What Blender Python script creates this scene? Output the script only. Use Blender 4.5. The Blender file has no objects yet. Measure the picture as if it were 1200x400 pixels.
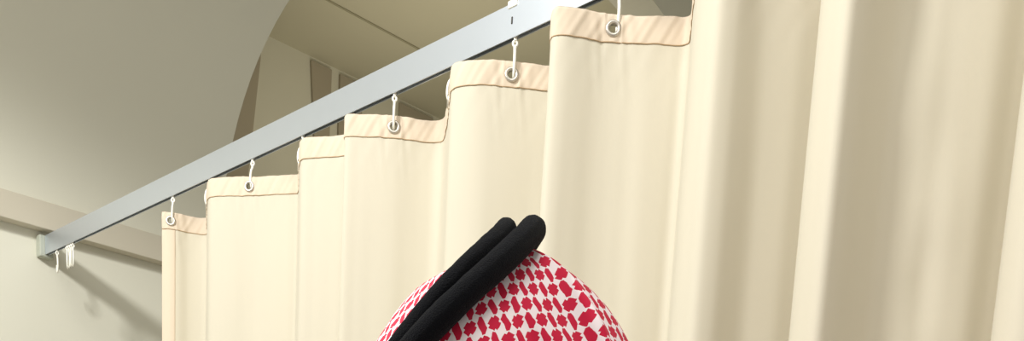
import bpy, bmesh, math, random
from mathutils import Vector, Matrix, Quaternion
V = Vector
sc = bpy.context.scene
col = sc.collection
random.seed(7)

# ------------------------------------------------------------------ helpers
def link(o, parent=None):
    col.objects.link(o)
    if parent is not None:
        o.parent = parent
    return o

def mesh_obj(name, verts, faces, mat, parent=None, smooth=False, uvs=None):
    me = bpy.data.meshes.new(name)
    me.from_pydata([tuple(v) for v in verts], [], faces)
    me.update()
    if uvs is not None:
        l = me.uv_layers.new(name='UVMap')
        for lp in me.loops:
            l.data[lp.index].uv = uvs[lp.vertex_index]
    if smooth:
        for p in me.polygons:
            p.use_smooth = True
    if mat:
        me.materials.append(mat)
    return link(bpy.data.objects.new(name, me), parent)

def bm_obj(name, bm, mat, parent=None, smooth=False):
    bmesh.ops.recalc_face_normals(bm, faces=bm.faces[:])
    me = bpy.data.meshes.new(name)
    bm.to_mesh(me)
    bm.free()
    if smooth:
        for p in me.polygons:
            p.use_smooth = True
    if mat:
        me.materials.append(mat)
    return link(bpy.data.objects.new(name, me), parent)

def add_box(bm, x0, x1, y0, y1, z0, z1, bevel=0.0):
    r = bmesh.ops.create_cube(bm, size=1.0)
    vs = r['verts']
    for v in vs:
        v.co = V(((x0 + x1) / 2 + v.co.x * (x1 - x0), (y0 + y1) / 2 + v.co.y * (y1 - y0), (z0 + z1) / 2 + v.co.z * (z1 - z0)))
    if bevel > 0:
        es = list({e for v in vs for e in v.link_edges})
        bmesh.ops.bevel(bm, geom=es, offset=bevel, segments=2, affect='EDGES', profile=0.5)

def catmull(pts, n, closed=False):
    out = []
    N = len(pts)
    rng = range(N) if closed else range(N - 1)
    g = (lambda i: pts[i % N]) if closed else (lambda i: pts[min(max(i, 0), N - 1)])
    for i in rng:
        p0, p1, p2, p3 = g(i - 1), g(i), g(i + 1), g(i + 2)
        if not closed and i == 0:
            p0 = p1 * 2 - p2
        if not closed and i == N - 2:
            p3 = p2 * 2 - p1
        t0 = 0.0
        t1 = t0 + max((p1 - p0).length, 1e-6) ** 0.5
        t2 = t1 + max((p2 - p1).length, 1e-6) ** 0.5
        t3 = t2 + max((p3 - p2).length, 1e-6) ** 0.5
        for k in range(n):
            t = t1 + (t2 - t1) * k / n
            a1 = p0 * ((t1 - t) / (t1 - t0)) + p1 * ((t - t0) / (t1 - t0))
            a2 = p1 * ((t2 - t) / (t2 - t1)) + p2 * ((t - t1) / (t2 - t1))
            a3 = p2 * ((t3 - t) / (t3 - t2)) + p3 * ((t - t2) / (t3 - t2))
            b1 = a1 * ((t2 - t) / (t2 - t0)) + a2 * ((t - t0) / (t2 - t0))
            b2 = a2 * ((t3 - t) / (t3 - t1)) + a3 * ((t - t1) / (t3 - t1))
            out.append(b1 * ((t2 - t) / (t2 - t1)) + b2 * ((t - t1) / (t2 - t1)))
    if not closed:
        out.append(pts[-1].copy())
    return out

def add_tube(bm, pts, rad, seg=10, closed=False, rads=None):
    n = len(pts)
    rings = []
    ref = None
    for i, p in enumerate(pts):
        a = pts[(i + 1) % n] if (closed or i < n - 1) else p
        b = pts[i - 1] if (closed or i > 0) else p
        t = (a - b).normalized()
        if ref is None:
            ref = t.orthogonal().normalized()
        ref = (ref - t * ref.dot(t)).normalized()
        s = t.cross(ref)
        r = rads[i] if rads else rad
        rings.append([bm.verts.new(p + ref * (r * math.cos(2 * math.pi * k / seg)) + s * (r * math.sin(2 * math.pi * k / seg))) for k in range(seg)])
    m = n if closed else n - 1
    off = 0
    if closed:   # match the seam
        best = 1e9
        for o in range(seg):
            d = (rings[0][o].co - rings[-1][0].co).length
            if d < best:
                best, off = d, o
    for i in range(m):
        A = rings[i]
        B = rings[(i + 1) % n]
        o = off if (closed and i == n - 1) else 0
        for k in range(seg):
            bm.faces.new((A[k], A[(k + 1) % seg], B[(k + 1 + o) % seg], B[(k + o) % seg]))
    if not closed:
        bm.faces.new(rings[0])
        bm.faces.new(rings[-1][::-1])

def tag(o, label, cat, group=None):
    o['label'] = label
    o['category'] = cat
    if group:
        o['group'] = group
    return o

def empty(name, loc):
    o = bpy.data.objects.new(name, None)
    o.empty_display_size = 0.05
    o.location = loc
    return link(o)

# ------------------------------------------------------------------ materials
def lin(c):
    return tuple(((v / 255.0) / 12.92 if v / 255.0 <= 0.04045 else ((v / 255.0 + 0.055) / 1.055) ** 2.4) for v in c) + (1.0,)

def mat(name, rgb, rough=0.6, metal=0.0, var=0.06, scale=12.0, bump=0.0, bscale=200.0, sheen=0.0, spec=0.5):
    m = bpy.data.materials.new(name)
    m.use_nodes = True
    nt = m.node_tree
    N, L = nt.nodes, nt.links
    b = N['Principled BSDF']
    b.inputs['Roughness'].default_value = rough
    b.inputs['Metallic'].default_value = metal
    b.inputs['Specular IOR Level'].default_value = spec
    if sheen:
        b.inputs['Sheen Weight'].default_value = sheen
    tc = N.new('ShaderNodeTexCoord')
    no = N.new('ShaderNodeTexNoise')
    no.inputs['Scale'].default_value = scale
    no.inputs['Detail'].default_value = 4
    L.new(tc.outputs['Object'], no.inputs['Vector'])
    r = N.new('ShaderNodeMix')
    r.data_type = 'RGBA'
    c = lin(rgb)
    r.inputs['A'].default_value = tuple(v * (1 - var) for v in c[:3]) + (1,)
    r.inputs['B'].default_value = tuple(min(1, v * (1 + var)) for v in c[:3]) + (1,)
    L.new(no.outputs['Fac'], r.inputs['Factor'])
    L.new(r.outputs['Result'], b.inputs['Base Color'])
    if bump:
        n2 = N.new('ShaderNodeTexNoise')
        n2.inputs['Scale'].default_value = bscale
        n2.inputs['Detail'].default_value = 3
        L.new(tc.outputs['Object'], n2.inputs['Vector'])
        bp = N.new('ShaderNodeBump')
        bp.inputs['Strength'].default_value = bump
        bp.inputs['Distance'].default_value = 0.002
        L.new(n2.outputs['Fac'], bp.inputs['Height'])
        L.new(bp.outputs['Normal'], b.inputs['Normal'])
    return m

def cloth_mat(name, rgb, transl=0.15):
    m = mat(name, rgb, rough=0.75, var=0.025, scale=5.0, sheen=0.15, spec=0.25)
    nt = m.node_tree
    N, L = nt.nodes, nt.links
    b = N['Principled BSDF']
    out = N['Material Output']
    # fine plain weave
    uv = N.new('ShaderNodeTexCoord')
    w = []
    for ax in (0, 1):
        wv = N.new('ShaderNodeTexWave')
        wv.bands_direction = 'X' if ax == 0 else 'Y'
        wv.inputs['Scale'].default_value = 300
        wv.inputs['Distortion'].default_value = 1.5
        L.new(uv.outputs['UV'], wv.inputs['Vector'])
        w.append(wv)
    ad = N.new('ShaderNodeMath')
    ad.operation = 'ADD'
    L.new(w[0].outputs['Fac'], ad.inputs[0])
    L.new(w[1].outputs['Fac'], ad.inputs[1])
    bp = N.new('ShaderNodeBump')
    bp.inputs['Strength'].default_value = 0.08
    bp.inputs['Distance'].default_value = 0.0005
    L.new(ad.outputs[0], bp.inputs['Height'])
    L.new(bp.outputs['Normal'], b.inputs['Normal'])
    tr = N.new('ShaderNodeBsdfTranslucent')
    tr.inputs['Color'].default_value = lin(rgb)
    mx = N.new('ShaderNodeMixShader')
    mx.inputs[0].default_value = transl
    L.new(b.outputs[0], mx.inputs[1])
    L.new(tr.outputs[0], mx.inputs[2])
    L.new(mx.outputs[0], out.inputs['Surface'])
    return m

def shemagh_mat():
    m = bpy.data.materials.new('red_check_cotton')
    m.use_nodes = True
    nt = m.node_tree
    N, L = nt.nodes, nt.links
    b = N['Principled BSDF']
    b.inputs['Roughness'].default_value = 0.8
    b.inputs['Specular IOR Level'].default_value = 0.2
    b.inputs['Sheen Weight'].default_value = 0.1
    def math_(op, a, bb=None):
        n = N.new('ShaderNodeMath')
        n.operation = op
        for i, v in enumerate((a, bb)):
            if v is None:
                continue
            if isinstance(v, (int, float)):
                n.inputs[i].default_value = v
            else:
                L.new(v, n.inputs[i])
        return n.outputs[0]
    uv = N.new('ShaderNodeTexCoord')
    # slight thread wobble
    nz = N.new('ShaderNodeTexNoise')
    nz.inputs['Scale'].default_value = 160
    L.new(uv.outputs['UV'], nz.inputs['Vector'])
    wob = N.new('ShaderNodeVectorMath')
    wob.operation = 'MULTIPLY_ADD'
    L.new(nz.outputs['Color'], wob.inputs[0])
    wob.inputs[1].default_value = (0.0022, 0.0022, 0)
    L.new(uv.outputs['UV'], wob.inputs[2])
    sx = N.new('ShaderNodeSeparateXYZ')
    L.new(wob.outputs[0], sx.inputs[0])
    LU = LV = 0.0117
    P = math_('DIVIDE', sx.outputs[0], LU)
    Q = math_('ADD', math_('DIVIDE', sx.outputs[1], LV), math_('MULTIPLY', P, 0.72))
    def cell(p0, q0):
        p = math_('WRAP', math_('SUBTRACT', P, p0), 0.5)
        p.node.inputs[2].default_value = -0.5
        q = math_('WRAP', math_('SUBTRACT', Q, q0), 0.5)
        q.node.inputs[2].default_value = -0.5
        du = math_('MULTIPLY', p, 22.0)
        dv = math_('MULTIPLY', math_('SUBTRACT', q, math_('MULTIPLY', p, 0.72)), 22.0)
        return du, dv
    def rot(du, dv, ang):
        c_, s_ = math.cos(ang), math.sin(ang)
        return (math_('ADD', math_('MULTIPLY', du, c_), math_('MULTIPLY', dv, s_)),
                math_('SUBTRACT', math_('MULTIPLY', dv, c_), math_('MULTIPLY', du, s_)))
    def box(a, b, ha, hb):
        return math_('MULTIPLY', math_('LESS_THAN', math_('ABSOLUTE', a), ha), math_('LESS_THAN', math_('ABSOLUTE', b), hb))
    a1, b1 = rot(*cell(0.0, 0.0), math.radians(18))
    blob = math_('MAXIMUM', box(a1, b1, 7.5, 3.6), box(a1, b1, 4.2, 6.4))
    a2, b2 = rot(*cell(0.5, 0.0), math.radians(74))
    a2s = math_('ADD', a2, math_('MULTIPLY', b2, 0.9))
    slash = box(a2s, b2, 8.6, 3.9)
    red = math_('MAXIMUM', blob, slash)
    mx = N.new('ShaderNodeMix')
    mx.data_type = 'RGBA'
    mx.inputs['A'].default_value = lin((250, 236, 240))
    mx.inputs['B'].default_value = lin((204, 28, 64))
    L.new(red, mx.inputs['Factor'])
    L.new(mx.outputs['Result'], b.inputs['Base Color'])
    bp = N.new('ShaderNodeBump')
    bp.inputs['Strength'].default_value = 0.25
    bp.inputs['Distance'].default_value = 0.0006
    L.new(red, bp.inputs['Height'])
    L.new(bp.outputs['Normal'], b.inputs['Normal'])
    return m

M_wall = mat('wall_paint', (224, 222, 207), 0.85, var=0.02, scale=3, bump=0.05, bscale=120)
M_band = mat('band_paint', (206, 199, 182), 0.8, var=0.02, scale=3)
M_ceil = mat('ceiling_paint', (206, 202, 180), 0.9, var=0.02, scale=3)
M_crease_batten = mat('crease_shade_batten', (168, 163, 138), 0.9)
M_strip = mat('grey_strip', (180, 171, 153), 0.8, var=0.03, scale=3)
M_floor = mat('vinyl_floor', (190, 184, 170), 0.45, var=0.05, scale=2)
M_alu = mat('brushed_aluminium', (206, 213, 222), 0.4, metal=0.8, var=0.02, scale=20)
M_dark = mat('dark_slot', (70, 68, 62), 0.7)
M_brkt = mat('grey_plastic', (176, 180, 166), 0.5)
M_white = mat('white_plastic', (240, 238, 228), 0.35, var=0.01)
M_steel = mat('nickel_grommet', (196, 190, 180), 0.38, metal=0.8, var=0.03)
M_cloth = cloth_mat('cream_curtain_cloth', (215, 208, 190))
M_hem = cloth_mat('cream_hem_cloth', (218, 202, 181), 0.05)
M_seam = mat('seam_thread_shadow', (176, 150, 118), 0.85)
M_scarf = shemagh_mat()
M_cord = mat('black_wool', (9, 10, 15), 0.95, var=0.3, scale=300, bump=0.7, bscale=1500, sheen=0.04, spec=0.1)
M_skin = mat('skin', (176, 128, 98), 0.55, var=0.05)
M_robe = mat('white_robe_cloth', (226, 226, 224), 0.8, var=0.02)

# ------------------------------------------------------------------ camera
cd = bpy.data.cameras.new('camera')
cam = link(bpy.data.objects.new('camera', cd))
right, up, back = V((.7035, -.7085, .0565)), V((.0773, .1553, .9848)), V((-.7065, -.6884, .1640))
cam.matrix_world = Matrix(((right.x, up.x, back.x, 0), (right.y, up.y, back.y, 0), (right.z, up.z, back.z, 1.55), (0, 0, 0, 1)))
cd.sensor_fit = 'HORIZONTAL'
cd.sensor_width = 36
cd.lens = 36.09
cd.shift_y = 691 / 1200.0
cd.clip_start = 0.02
sc.camera = cam

# ------------------------------------------------------------------ the room
def structure(o):
    o['kind'] = 'structure'
    return o

CZ = 4.228
X0, X1 = -2.6, 5.2
YB = -2.0
# wall with a broad round-headed arch springing at the height of the moulding
def arch_wall():
    cx, cz, R = 3.10, 2.43, 1.49
    zs = 2.445
    Y0, Y1 = 2.86, 3.02
    n = 72
    a0 = math.asin((zs - cz) / R)
    arc = []
    for i in range(n + 1):
        a = math.pi - a0 - (math.pi - 2 * a0) * i / n
        arc.append((cx + R * math.cos(a), cz + R * math.sin(a)))
    verts, faces = [], []
    def q(a, b, c, d):
        k = len(verts)
        verts.extend([a, b, c, d])
        faces.append((k, k + 1, k + 2, k + 3))
    for Y, f in ((Y0, False), (Y1, True)):
        def face(x0, z0, x1, z1, x2, z2, x3, z3):
            p = [V((x0, Y, z0)), V((x1, Y, z1)), V((x2, Y, z2)), V((x3, Y, z3))]
            q(*(p[::-1] if f else p))
        xl, xr = arc[0][0], arc[-1][0]
        face(X0, 0, xl, 0, xl, CZ, X0, CZ)
        face(xr, 0, X1, 0, X1, CZ, xr, CZ)
        face(xl, 0, xr, 0, xr, zs, xl, zs)
        for (ax, az), (bx, bz) in zip(arc, arc[1:]):
            face(ax, az, bx, bz, bx, CZ, ax, CZ)
    for (ax, az), (bx, bz) in zip(arc, arc[1:]):
        q(V((ax, Y0, az)), V((ax, Y1, az)), V((bx, Y1, bz)), V((bx, Y0, bz)))
    q(V((arc[0][0], Y0, zs)), V((arc[-1][0], Y0, zs)), V((arc[-1][0], Y1, zs)), V((arc[0][0], Y1, zs)))
    return structure(mesh_obj('wall_left', verts, faces, M_wall))
arch_wall()

bm = bmesh.new()
add_box(bm, X0, X1, 2.822, 2.8595, 2.378, 2.443, 0.002)
structure(bm_obj('trim_1', bm, M_band))

bm = bmesh.new(); add_box(bm, X0, X1, YB, 5.15, -0.05, 0)
structure(bm_obj('floor', bm, M_floor))
bm = bmesh.new(); add_box(bm, X0, X1, YB, 5.15, CZ, CZ + 0.1)
structure(bm_obj('ceiling', bm, M_ceil))
bm = bmesh.new(); add_box(bm, X0, X1, 5.0, 5.15, 0, CZ)
structure(bm_obj('wall_back', bm, M_wall))
bm = bmesh.new(); add_box(bm, X1, X1 + 0.15, YB, 5.15, 0, CZ)
structure(bm_obj('wall_right', bm, M_wall))
# thin strip and shallow step across the far ceiling, parallel to the back wall
bm = bmesh.new(); add_box(bm, X0, X1, 4.480, 4.492, CZ - 0.006, CZ - 0.0005, 0.003)  # darker flat strip paints in the shadow line of a ceiling gap
structure(bm_obj('shadow_gap_trim', bm, M_crease_batten))
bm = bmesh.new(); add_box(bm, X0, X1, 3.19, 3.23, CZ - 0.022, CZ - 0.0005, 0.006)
structure(bm_obj('trim_3', bm, M_crease_batten))

# grey strips on the back wall, two of them tapered
STRIPS = [((2.52, 3.035), (2.60, 2.925), 'wide grey tapered wall strip behind the left foot of the arch'),
       ((3.323, 3.452), (3.405, 3.44), 'narrow grey shadow-tapered strip right of the light bay behind the arch'),  # taper builds a shadow's slanted edge into the shape
       ((3.507, 3.66), (3.50, 3.63), 'grey wall strip just right of the narrow tapered strip behind the arch'),
       ((3.915, 4.16), (3.90, 4.14), 'grey wall strip behind the arch, seen low under the rail beside the middle curtain hooks')]
for (ta, tb), (ba, bb), lab in STRIPS:
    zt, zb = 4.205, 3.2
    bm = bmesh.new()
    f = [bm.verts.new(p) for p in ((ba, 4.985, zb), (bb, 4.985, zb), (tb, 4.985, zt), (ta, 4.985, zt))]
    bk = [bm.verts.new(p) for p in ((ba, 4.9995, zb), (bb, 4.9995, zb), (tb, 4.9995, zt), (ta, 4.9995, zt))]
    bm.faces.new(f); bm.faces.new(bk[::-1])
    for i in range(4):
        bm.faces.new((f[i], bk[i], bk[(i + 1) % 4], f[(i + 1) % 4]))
    tag(bm_obj('wall_strip', bm, M_strip), lab, 'panel', 'grey strips on the wall behind the arch')

# ------------------------------------------------------------------ curtain rail
RX0, RX1, RZ0, RZ1 = 1.107, 1.1165, 2.320, 2.365
RXC = (RX0 + RX1) / 2
rail = empty('curtain_rail', (RXC, 2.83, 2.34))
def child_bm(name, bm, m, root, smooth=False):
    o = bm_obj(name, bm, m, root, smooth)
    o.matrix_parent_inverse = Matrix.Translation(-root.location)
    return o
prof = [(RX0, RZ0), (RX0, RZ1), (RX1, RZ1), (RX1, RZ0), (RX1 - .0017, RZ0), (RX1 - .0017, RZ0 + .012), (RX0 + .0017, RZ0 + .012), (RX0 + .0017, RZ0)]
bm = bmesh.new()
A = [bm.verts.new((x, 2.833, z)) for x, z in prof]
B = [bm.verts.new((x, -0.6, z)) for x, z in prof]
bm.faces.new(A); bm.faces.new(B[::-1])
for i in range(len(prof)):
    j = (i + 1) % len(prof)
    bm.faces.new((A[i], B[i], B[j], A[j]))
child_bm('rail_bar', bm, M_alu, rail)
bm = bmesh.new(); add_box(bm, RX0 + .0019, RX1 - .0019, -0.59, 2.83, RZ0 + .0085, RZ0 + .0115)  # dark strip along the roof of the rail slot
child_bm('slot_strip', bm, M_dark, rail)
bm = bmesh.new(); add_box(bm, 1.094, 1.128, 2.834, 2.8595, 2.314, 2.366, 0.003)
br = child_bm('wall_bracket', bm, M_brkt, rail)
br['label'] = 'grey end bracket'
bm = bmesh.new()
hy = 1.162
add_tube(bm, [V((RXC, hy, RZ1 - .004)), V((RXC, hy, CZ - .001))], 0.004, 12)
add_box(bm, RX0 - .0022, RX1 + .0022, hy - .009, hy + .009, RZ1 - .006, RZ1 + .004, 0.0015)
hg = child_bm('hanger_rod', bm, M_white, rail, False)
bm = bmesh.new(); add_box(bm, RX0 - .0012, RX0 + .0002, hy - .0011, hy + .0011, RZ1 - .027, RZ1 - .018, 0.0003)
child_bm('screw', bm, M_dark, rail)
tag(rail, 'silver aluminium curtain rail running from the wall bracket above the cream curtain', 'curtain rail')

# ------------------------------------------------------------------ curtain
PTS = [(1.095, 2.183), (1.107, 2.168), (1.121, 2.161), (1.141, 2.157), (1.166, 2.141), (1.170, 2.128), (1.150, 2.094), (1.108, 2.016),
       (1.076, 1.958), (1.064, 1.925), (1.075, 1.902), (1.106, 1.855), (1.147, 1.782), (1.155, 1.769), (1.151, 1.758), (1.107, 1.689),
       (1.078, 1.644), (1.070, 1.624), (1.082, 1.600), (1.105, 1.556), (1.118, 1.530), (1.108, 1.517), (1.078, 1.507),
       (1.062, 1.490), (1.076, 1.470), (1.112, 1.430), (1.150, 1.402), (1.166, 1.387), (1.168, 1.373), (1.150, 1.345), (1.107, 1.289),
       (1.075, 1.250), (1.061, 1.229), (1.070, 1.196), (1.108, 1.158), (1.149, 1.123), (1.166, 1.105), (1.160, 1.088), (1.108, 1.060),
       (1.060, 1.036), (1.045, 1.018), (1.052, 1.005), (1.096, 0.975), (1.118, 0.953), (1.134, 0.934), (1.156, 0.912), (1.166, 0.900), (1.164, 0.890), (1.146, 0.874), (1.100, 0.838),
       (1.064, 0.806), (1.052, 0.785), (1.049, 0.764), (1.062, 0.752), (1.095, 0.738), (1.135, 0.709), (1.165, 0.690), (1.178, 0.674), (1.165, 0.664), (1.100, 0.648),
       (1.040, 0.628), (1.024, 0.606), (1.019, 0.585), (1.032, 0.576), (1.085, 0.562), (1.115, 0.527), (1.150, 0.488), (1.174, 0.471), (1.186, 0.458), (1.170, 0.450), (1.100, 0.430),
       (1.044, 0.411), (1.030, 0.385), (1.050, 0.345), (1.110, 0.305), (1.165, 0.255), (1.165, 0.220), (1.080, 0.150), (1.050, 0.110), (1.110, 0.04), (1.165, -0.02), (1.14, -0.08), (1.10, -0.12)]
dense = catmull([V((x, y, 0)) for x, y in PTS], 30)
# resample by arc length
DS = 0.0016
S = [0.0]
for a, b in zip(dense, dense[1:]):
    S.append(S[-1] + (b - a).length)
LEN = S[-1]
NS = int(LEN / DS)
path = []
j = 0
for i in range(NS + 1):
    s = LEN * i / NS
    while j < len(S) - 2 and S[j + 1] < s:
        j += 1
    t = (s - S[j]) / max(S[j + 1] - S[j], 1e-9)
    path.append(dense[j].lerp(dense[j + 1], t))
nrm = []
for i in range(NS + 1):
    t = (path[min(i + 3, NS)] - path[max(i - 3, 0)]).normalized()
    nrm.append(V((t.y, -t.x, 0)))            # towards the room (-X on the faces)
def wob(s, seed, L0, n=3):
    r = random.Random(seed)
    v = 0
    for k in range(n):
        v += math.sin(2 * math.pi * s / (L0 / (1.6 ** k)) + r.uniform(0, 6.28)) / (1.4 ** k)
    return v / n * 1.4
ZT, ZH, ZB = 2.2885, 2.2545, 0.28
GX = [(1.107, 2.168), (1.108, 2.016), (1.106, 1.855), (1.107, 1.689), (1.112, 1.430), (1.107, 1.289), (1.108, 1.158), (1.103, 0.969)]
gi = [min(range(NS + 1), key=lambda i: (path[i] - V((x, y, 0))).length) for x, y in GX]
GZ = 2.2710
def top_z(s):
    z = ZT + 0.0011 * wob(s, 3, 0.13)
    return z
def streak(s, z):
    d = (ZT - z)
    f = min(1.0, d / 0.25)
    return f * (0.0013 * wob(s + 0.03 * d, 11, 0.13, 2) + 0.00022 * wob(s - 0.01 * d, 12, 0.045, 2))
def pucker(s, z):
    v = 0.0007 * wob(s + 0.6 * (ZT - z), 21, 0.03)
    for g in gi:
        sg = LEN * g / NS
        d = s - sg
        if abs(d) < 0.06:
            v -= 0.0012 * math.cos(d * 2 * math.pi / 0.017 + (z - GZ) * 60) * math.exp(-(d / 0.022) ** 2) * (0 if abs(d) < .011 else 1)
    return v
def dent(s, z, p):
    v = 0
    for (x, y, zz, sx, sz, a) in ((1.128, 0.512, 1.96, 0.016, 0.020, 0.006), (1.120, 0.520, 1.905, 0.012, 0.03, -0.005), (1.10, 0.55, 2.07, 0.02, 0.03, 0.003), (1.09, 1.88, 2.06, .02, .05, .002)):
        dd = (p.x - x) ** 2 + (p.y - y) ** 2
        if dd < 0.01:
            v += a * math.exp(-dd / (2 * sx * sx) - (z - zz) ** 2 / (2 * sz * sz))
    return v

curtain = empty('privacy_curtain', (1.11, 1.1, 0.28))
def reg(o):
    o.matrix_parent_inverse = Matrix.Translation(-curtain.location)
    return o
# panel
step = 2
idx = list(range(0, NS + 1, step))
zrows = [ZH + 0.002 - 0.012 * k for k in range(14)]
z = zrows[-1]
while z > ZB:
    z -= 0.04
    zrows.append(max(z, ZB))
def panel_point(i, z):
    s = LEN * i / NS
    p = path[i] + nrm[i] * (streak(s, z) + dent(s, z, path[i]) + pucker(s, z) * max(0, 1 - (ZH - z) / 0.08) + 0.0004)
    return V((p.x, p.y, z))
verts, faces, uvs = [], [], []
for z in zrows:
    for i in idx:
        verts.append(panel_point(i, z))
        uvs.append((LEN * i / NS, z))
w = len(idx)
for r in range(len(zrows) - 1):
    for c in range(w - 1):
        faces.append((r * w + c, r * w + c + 1, (r + 1) * w + c + 1, (r + 1) * w + c))
pan = reg(mesh_obj('panel', verts, faces, M_cloth, curtain, True, uvs))
# header hem: doubled cloth with cut grommet holes, slightly proud of the panel
NR = 22
HOLE = 0.0062
verts, faces, uvs = [], [], []
def hem_z(i, k):
    s = LEN * i / NS
    zt = top_z(s)
    return zt + (ZH - zt) * k / NR
def hem_off(k):
    t = k / NR
    return 0.0013 * math.sin(math.pi * min(1, max(0, t)) ** 0.6) ** 0.5 if 0 < t < 1 else 0.0
for side in (1, -1):
    for k in range(NR + 1):
        for i in range(NS + 1):
            s = LEN * i / NS
            zz = hem_z(i, k)
            p = path[i] + nrm[i] * (pucker(s, zz) + side * (hem_off(k) + 0.0004 * (0 if k in (0,) else 1)) + 0.0004)
            verts.append(V((p.x, p.y, zz)))
            uvs.append((s, zz))
w = NS + 1
half = (NR + 1) * w
for sd in (0, 1):
    for k in range(NR):
        for i in range(NS):
            sc_ = LEN * (i + .5) / NS
            zc = (hem_z(i, k) + hem_z(i, k + 1)) / 2
            if any(abs(sc_ - LEN * g / NS) < HOLE and (sc_ - LEN * g / NS) ** 2 + (zc - GZ) ** 2 < HOLE ** 2 for g in gi):
                continue
            b = sd * half
            f = (b + k * w + i, b + k * w + i + 1, b + (k + 1) * w + i + 1, b + (k + 1) * w + i)
            faces.append(f if sd == 0 else f[::-1])
for i in range(NS):    # close the top fold
    faces.append((i, half + i, half + i + 1, i + 1))
reg(mesh_obj('header_hem', verts, faces, M_hem, curtain, True, uvs))
# seam under the hem; its brown also paints the fold's shadow line
bm = bmesh.new()
pp = []
for i in range(0, NS + 1, 3):
    s = LEN * i / NS
    zz = ZH + 0.0006
    p = path[i] + nrm[i] * (pucker(s, zz) + 0.0011)
    pp.append(V((p.x, p.y, zz + 0.0005 * wob(s, 31, 0.05))))
add_tube(bm, pp, 0.0007, 6)
reg(bm_obj('hem_seam', bm, M_seam, curtain, True))
# side hem at the far free edge
n_sh = int(0.030 / LEN * NS)
verts, faces, uvs = [], [], []
zr2 = [ZH - 0.001 - 0.03 * k for k in range(66)]
for z in zr2:
    for i in range(0, n_sh + 1):
        p = panel_point(i, z)
        o = nrm[i] * (0.0016 if 0 < i < n_sh else 0.0)
        verts.append(V((p.x, p.y, z)) + o)
        uvs.append((LEN * i / NS, z))
w = n_sh + 1
for r in range(len(zr2) - 1):
    for c in range(w - 1):
        faces.append((r * w + c, r * w + c + 1, (r + 1) * w + c + 1, (r + 1) * w + c))
sh_ = reg(mesh_obj('side_hem', verts, faces, M_hem, curtain, True, uvs))
sh_['label'] = 'pinkish doubled side hem'
# grommets
def grommet_mesh():
    bm = bmesh.new()
    seg = 40
    prof = [(0.0054, -0.0030), (0.0054, 0.0026), (0.0062, 0.0036), (0.0080, 0.0040), (0.0096, 0.0034), (0.0103, 0.0018), (0.0103, 0.0016), (0.0066, 0.0014), (0.0064, -0.0014), (0.0103, -0.0016), (0.0096, -0.0030), (0.0075, -0.0036)]
    rings = []
    for k in range(seg):
        a = 2 * math.pi * k / seg
        rings.append([bm.verts.new((r * math.cos(a), h, r * math.sin(a))) for r, h in prof])
    for k in range(seg):
        A, B = rings[k], rings[(k + 1) % seg]
        for q in range(len(prof)):
            q2 = (q + 1) % len(prof)
            bm.faces.new((A[q], B[q], B[q2], A[q2]))
    bmesh.ops.recalc_face_normals(bm, faces=bm.faces[:])
    me = bpy.data.meshes.new('grommet')
    bm.to_mesh(me); bm.free()
    for p in me.polygons:
        p.use_smooth = True
    me.materials.append(M_steel)
    return me
gme = grommet_mesh()
def frame_at(i, z):
    n = nrm[i]                       # local +Y looks out of the cloth
    x = n.cross(V((0, 0, 1))).normalized()
    p = path[i]
    return Matrix(((x.x, n.x, 0, p.x + n.x * .0004), (x.y, n.y, 0, p.y + n.y * .0004), (x.z, n.z, 1, z), (0, 0, 0, 1)))
for g in gi:
    o = bpy.data.objects.new('grommet', gme)
    link(o, curtain)
    o.matrix_parent_inverse = Matrix.Translation(-curtain.location)
    o.matrix_basis = frame_at(g, GZ)
    o['label'] = 'round nickel grommet'
tag(curtain, 'long cream privacy curtain with grommets hanging in folds from the silver rail', 'curtain')

# ------------------------------------------------------------------ hooks
def hook_mesh():
    bm = bmesh.new()
    # local: origin on the rail underside, +Y out of the cloth, Z up
    ring = [V((0.0030 * math.cos(a), 0, -0.0058 + 0.0036 * math.sin(a))) for a in [2 * math.pi * k / 20 for k in range(20)]]
    add_tube(bm, ring, 0.0019, 8, True)
    sh = [V(p) for p in ((0, 0, -0.0095), (0, 0.0012, -0.014), (0, 0.0055, -0.020), (0, 0.0078, -0.030), (0, 0.0072, -0.041), (0, 0.0030, -0.0495), (0, -0.0040, -0.0505), (0, -0.0085, -0.0455), (0, -0.0100, -0.038), (0, -0.0086, -0.032))]
    cc = catmull(sh, 6)
    n = len(cc)
    add_tube(bm, cc, 0.0018, 8, False, [0.0025 - 0.0007 * min(1, k / n * 1.4) for k in range(n)])
    bmesh.ops.recalc_face_normals(bm, faces=bm.faces[:])
    me = bpy.data.meshes.new('curtain_hook')
    bm.to_mesh(me); bm.free()
    for p in me.polygons:
        p.use_smooth = True
    me.materials.append(M_white)
    return me
def glide_mesh():
    bm = bmesh.new()
    add_box(bm, -0.0022, 0.0022, -0.0026, 0.0026, -0.0026, 0.0068, 0.0006)
    me = bpy.data.meshes.new('glide')
    bm.to_mesh(me); bm.free()
    me.materials.append(M_white)
    return me
hme, glm = hook_mesh(), glide_mesh()
def hook(x, y, n, label, tilt=0.0, z=None):
    o = bpy.data.objects.new('curtain_hook', hme)
    link(o)
    xx = n.cross(V((0, 0, 1))).normalized()
    o.matrix_world = Matrix(((xx.x, n.x, 0, RXC), (xx.y, n.y, 0, y), (0, 0, 1, RZ0 - 0.001), (0, 0, 0, 1))) @ Matrix.Rotation(tilt, 4, 'Y')
    g = bpy.data.objects.new('glide', glm)
    link(g, o)
    tag(o, label, 'hook', 'white curtain hooks')
    return o
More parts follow.
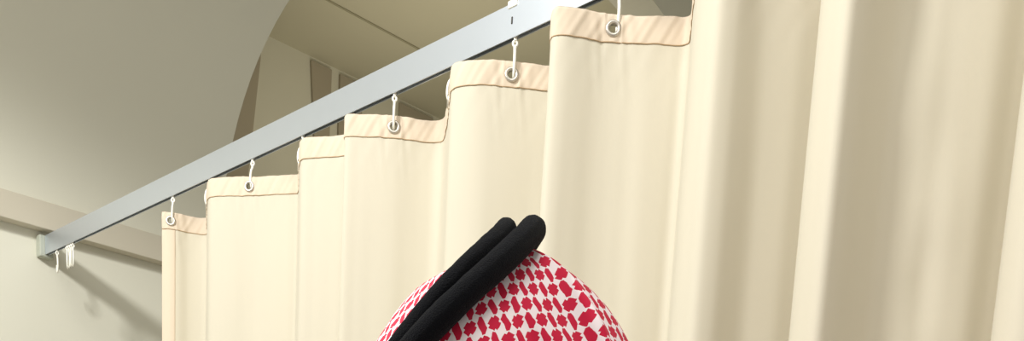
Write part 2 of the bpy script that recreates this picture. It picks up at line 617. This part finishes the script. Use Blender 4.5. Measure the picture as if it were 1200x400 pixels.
HL = ['white plastic hook holding the far left end of the curtain beside its pink side hem',
      'white plastic hook half hidden at left edge of second curtain pleat',
      'white plastic hook at the middle of the second curtain pleat from the wall',
      'white plastic hook seen edge-on at the left edge of the narrow third curtain pleat',
      'white plastic hook with visible grommet on the fourth curtain pleat from the wall',
      'white plastic hook seen edge-on at left edge of the fifth curtain pleat',
      'white plastic hook in the fifth pleat, hanging just under the rail hanger rod',
      'white plastic hook in the nearest and largest visible grommet at the top of the picture']
for g, lab in zip(gi, HL):
    # put the hook over its grommet
    p = path[g]
    hook(p.x, p.y, nrm[g], lab)
d0 = V((-0.38, -0.92, 0)).normalized()
for y, ang, lab in ((2.770, 0.15, 'single unused white hook hanging nearest the wall bracket'),
                    (2.708, -0.10, 'unused white hook, leftmost of the bunch beside the wall bracket'),
                    (2.697, 0.12, 'unused white hook, second from the left in the bunch near the wall bracket'),
                    (2.686, -0.08, 'unused white hook, third from the left in the bunch near the wall bracket'),
                    (2.675, 0.1, 'unused white hook, rightmost of the bunch beside the wall bracket')):
    n = Matrix.Rotation(ang, 3, 'Z') @ d0
    hook(RXC, y, n, lab)

# ------------------------------------------------------------------ the person
C = V((.41885, .50419, 1.69039))
e_, N_, m_ = V((.42218, -.55112, .71974)), V((-.63457, .38734, .66880)), V((-.64737, -.73908, -.18620))
def hd(a, b, c):
    return C + e_ * a + m_ * b + N_ * c
hdir = V((-.58, .815, 0)).normalized()
left = V((-.815, -.58, 0)).normalized()
UPZ = V((0, 0, 1))
nb = hd(0.02, 0, -0.235)
hip = V((.70, .19, .97))

def skin_mesh(name, verts, edges, radii, root, m, parent=None, levels=2):
    me = bpy.data.meshes.new(name)
    me.from_pydata([tuple(v) for v in verts], edges, [])
    o = bpy.data.objects.new(name, me)
    col.objects.link(o)
    md = o.modifiers.new('skin', 'SKIN')
    md.use_smooth_shade = True
    lay = me.skin_vertices[0] if len(me.skin_vertices) else None
    if lay is None:
        at = me.attributes.new('skin', 'FLOAT_VECTOR', 'POINT')
    for i, r in enumerate(radii):
        lay.data[i].radius = r if isinstance(r, tuple) else (r, r)
        lay.data[i].use_root = (i == root)
    ss = o.modifiers.new('sub', 'SUBSURF')
    ss.levels = ss.render_levels = levels
    dg = bpy.context.evaluated_depsgraph_get()
    me2 = bpy.data.meshes.new_from_object(o.evaluated_get(dg))
    bpy.data.objects.remove(o)
    me2.name = name
    me2.materials.clear()
    me2.materials.append(m)
    for p in me2.polygons:
        p.use_smooth = True
    return link(bpy.data.objects.new(name, me2), parent)

Vt, Ed, Ra = [], [], []
def addv(p, r, prev=None):
    Vt.append(p); Ra.append(r)
    if prev is not None:
        Ed.append((prev, len(Vt) - 1))
    return len(Vt) - 1
pel = addv(hip, (.14, .12))
waist = addv(hip.lerp(nb, .35), (.125, .11), pel)
chest = addv(hip.lerp(nb, .75), (.14, .115), waist)
neck0 = addv(nb - UPZ * .02, .058, chest)
neck1 = addv(hd(0.012, 0, -.165), .054, neck0)
sk0 = addv(hd(-.004, 0, -.115), (.068, .066), neck1)
sk1 = addv(hd(0.0, 0, -.085), (.070, .066), sk0)
sk2 = addv(hd(0.0, 0, -.05), (.060, .056), sk1)
jaw = addv(hd(-.062, 0, -.150), .036, sk0)
nose = addv(hd(-.098, 0, -.098), .012, sk0)
legs = []
for sgn in (1, -1):
    sd = left * sgn
    hj = addv(hip + sd * .09 - UPZ * .08, .085, pel)
    kn = addv(hip + sd * .10 + hdir * .02 - UPZ * .46, .058, hj)
    an = addv(V((hip.x, hip.y, .09)) + sd * .10 - hdir * .01, .042, kn)
    he = addv(V((hip.x, hip.y, .045)) + sd * .10 + hdir * .04, .042, an)
    to = addv(V((hip.x, hip.y, .032)) + sd * .11 + hdir * .17, .030, he)
    so = addv(nb + sd * .165 - UPZ * .055, .062, chest)
    el = addv(nb + sd * .215 - UPZ * .33 + hdir * .05, .044, so)
    wr = addv(nb + sd * .19 - UPZ * .47 + hdir * .24, .029, el)
    pa = addv(nb + sd * .18 - UPZ * .495 + hdir * .31, .026, wr)
    for q in range(4):
        off = sd * (.026 - .0175 * q)
        ln = (.036, .042, .039, .031)[q]
        b0 = addv(Vt[pa] + off + hdir * .030 - UPZ * .004, .0105, pa)
        b1 = addv(Vt[b0] + hdir * ln - UPZ * .012, .009, b0)
        b2 = addv(Vt[b1] + hdir * ln * .6 - UPZ * .020, .0075, b1)
    t0 = addv(Vt[wr] - sd * .030 + hdir * .03, .013, wr)
    t1 = addv(Vt[t0] - sd * .018 + hdir * .035 - UPZ * .008, .010, t0)
    legs.append((so, el, wr))
person = skin_mesh('person', Vt, Ed, Ra, 0, M_skin)
tag(person, 'person with bowed head in red and white checked headscarf and black head cord', 'person')

# robe: torso, skirt and sleeves as one garment
Vt2, Ed2, Ra2 = [], [], []
def addw(p, r, prev=None):
    Vt2.append(p); Ra2.append(r)
    if prev is not None:
        Ed2.append((prev, len(Vt2) - 1))
    return len(Vt2) - 1
r0 = addw(hip, (.19, .165))
r1 = addw(Vt[waist], (.165, .15), r0)
r2 = addw(Vt[chest], (.175, .145), r1)
r3 = addw(nb - UPZ * .03, (.075, .075), r2)
k1 = addw(V((hip.x, hip.y, .55)), (.20, .18), r0)
k2 = addw(V((hip.x, hip.y, .16)), (.215, .20), k1)
for so, el, wr in legs:
    a = addw(Vt[so], .083, r2)
    b = addw(Vt[el], .066, a)
    addw(Vt[wr].lerp(Vt[el], .12), .050, b)
skin_mesh('robe', Vt2, Ed2, Ra2, 0, M_robe, person)

# headscarf: crown, sides, then a drape over the shoulders
rings = []    # (centre, axis back, axis towards the viewer, semi-axis back, semi-axis side, head-blend)
nd = 12
for k in range(1, nd + 1):
    u = k / nd
    rings.append((hd(0.0161 * (1 - u), 0, 0.0254 * (1 - u ** 1.61)), e_, m_, .0812 * u, .0812 * .852 * u))
for c, a in ((-.0064, .0838), (-.012, .0865), (-.020, .0897), (-.029, .0921), (-.037, .0937), (-.048, .0949), (-.059, .0953), (-.070, .0947), (-.0825, .0928), (-.095, .0896), (-.11, .0860)):
    rings.append((hd(0, 0, c), e_, m_, a, a * min(.93, .865 + .065 * (-c / .03))))
bk = -hdir
for t, c, a, b in ((.35, hd(.010, 0, -.14), .090, .095), (.6, hd(.018, 0, -.18), .098, .112), (.85, nb - UPZ * .005, .118, .15), (1, nb - UPZ * .05, .140, .205),
                   (1, nb - UPZ * .10, .155, .245), (1, nb - UPZ * .18, .175, .262), (1, nb - UPZ * .27, .19, .27)):
    rings.append((c, e_.lerp(bk, t).normalized(), m_.lerp(left, t).normalized(), a, b))
NTH = 560
def fold(th, k, c):
    """cloth folds on the side of the head; th 0 = back of head, 90 = towards the viewer"""
    if k < nd - 2:
        return 0.0006 * math.sin(th * 5 + k)
    t = min(1.0, (k - nd + 2) / 9.0)
    d = 0.0011 * t * math.sin(7 * th + .35 * k) + 0.0006 * t * math.sin(17 * th + 1.3 - .2 * k)
    g = math.radians(9 + 3.4 * max(0, k - nd))
    dl = (th - g)
    d += 0.0075 * t * (1.1 * math.exp(-((dl - .07) / .075) ** 2) - 1.2 * math.exp(-((dl + .045) / .035) ** 2))
    g2 = math.radians(52 + 1.5 * (k - nd))
    d -= 0.0024 * t * math.exp(-((th - g2) / .05) ** 2)
    if k > nd + 11:
        d += 0.006 * math.sin(11 * th + .3 * k) * min(1, (k - nd - 11) / 4)
    return d
# refine rings
def interp_rings(rs, sub):
    out = []
    cs = catmull([r[0] for r in rs], sub)
    ab = catmull([V((r[3], r[4], 0.0)) for r in rs], sub)
    for i in range(len(cs)):
        f = min(i / sub, len(rs) - 1.000001)
        j = int(f); u = f - j
        j2 = min(j + 1, len(rs) - 1)
        out.append((cs[i], rs[j][1].lerp(rs[j2][1], u).normalized(), rs[j][2].lerp(rs[j2][2], u).normalized(), ab[i].x, ab[i].y, f + 1))
    return out
RR = interp_rings(rings, 6)
verts, faces, uvs = [], [], []
varc = 0.0
prevp = None
for (c, ax, bx, a, b, k) in RR:
    # arc length measured on the side facing the viewer
    p = c + bx * b
    if prevp is not None:
        varc += (p - prevp).length
    prevp = p
    for q in range(NTH + 1):
        th = -math.pi + 2 * math.pi * q / NTH
        d = fold(th, k, c)
        verts.append(c + ax * ((a + d) * math.cos(th)) + bx * ((b + d) * math.sin(th)))
        if k <= nd:
            uvs.append((-(a * math.cos(th)) + .0, -(b * math.sin(th)) * 1.06 if False else varc))
        else:
            uvs.append(((th - math.pi / 2) * (a + b) / 2, varc))
w = NTH + 1
for r in range(len(RR) - 1):
    for q in range(NTH):
        th = -math.pi + 2 * math.pi * (q + .5) / NTH
        if RR[r][5] > nd + 5 and abs(abs(th) - math.pi) < math.radians(48):
            continue
        faces.append((r * w + q, (r + 1) * w + q, (r + 1) * w + q + 1, r * w + q + 1))
# close the crown
verts.append(hd(0.0161, 0, 0.0254)); uvs.append((0, 0))
ci = len(verts) - 1
for q in range(NTH):
    faces.append((ci, q, q + 1))
mesh_obj('headscarf', verts, faces, M_scarf, person, True, uvs)

# the doubled black cord: two thick rope rings stacked on the crown
def cord(a, b, c0, tilt, shift, rad, seed):
    r = random.Random(seed)
    bm = bmesh.new()
    n = 160
    pts, rads = [], []
    for k in range(n):
        t = 2 * math.pi * k / n
        pts.append(hd(shift + a * math.cos(t), b * math.sin(t), c0 + tilt * math.cos(t) + .0008 * math.sin(5 * t + seed)))
        rads.append(rad * (1 + .02 * math.sin(9 * t + seed)))
    add_tube(bm, pts, rad, 28, True, rads)
    for v in bm.verts:
        v.co += V((r.uniform(-1, 1), r.uniform(-1, 1), r.uniform(-1, 1))) * .0002
    return bm_obj('head_cord', bm, M_cord, person, True)
cord(.0930, .0810, 0.0, 0.0, -.0006, .0074, 1)
cord(.0825, .0695, .0074, 0.0036, -0.0015, .0063, 2)

# ------------------------------------------------------------------ light
def area(name, loc, target, size, power, color=(1, 1, 1), spread=math.pi):
    l = bpy.data.lights.new(name, 'AREA')
    l.shape = 'SQUARE'
    l.size = size
    l.energy = power
    l.color = color
    l.spread = spread
    o = link(bpy.data.objects.new(name, l))
    o.location = loc
    o.rotation_euler = (V(target) - V(loc)).to_track_quat('-Z', 'Y').to_euler()
    return o
area('room_light', (-.3, .0, 3.6), (.5, .45, 1.0), 1.2, 24, (1, .99, .945))
sp = bpy.data.lights.new('ceiling_spot', 'SPOT')
sp.energy = 185
sp.color = (1, .995, .965)
sp.spot_size = math.radians(158)
sp.spot_blend = 0.2
sp.shadow_soft_size = 0.13
so_ = link(bpy.data.objects.new('ceiling_spot', sp))
so_.location = (-.8, 1.4, 3.2)
area('far_fill', (3.4, 3.9, 3.0), (3.4, 3.9, 4.2), .6, 6.5, (1, .9, .7))  # unseen fill light added to brighten the space behind the arch

wd = bpy.data.worlds.new('world')
sc.world = wd
wd.use_nodes = True
wd.node_tree.nodes['Background'].inputs[0].default_value = (1.0, .965, .89, 1)
wd.node_tree.nodes['Background'].inputs[1].default_value = 0.41
sc.view_settings.view_transform = 'Standard'
sc.view_settings.look = 'None'
sc.view_settings.gamma = 1
sc.view_settings.exposure = 0.27
sc.view_settings.use_curve_mapping = False
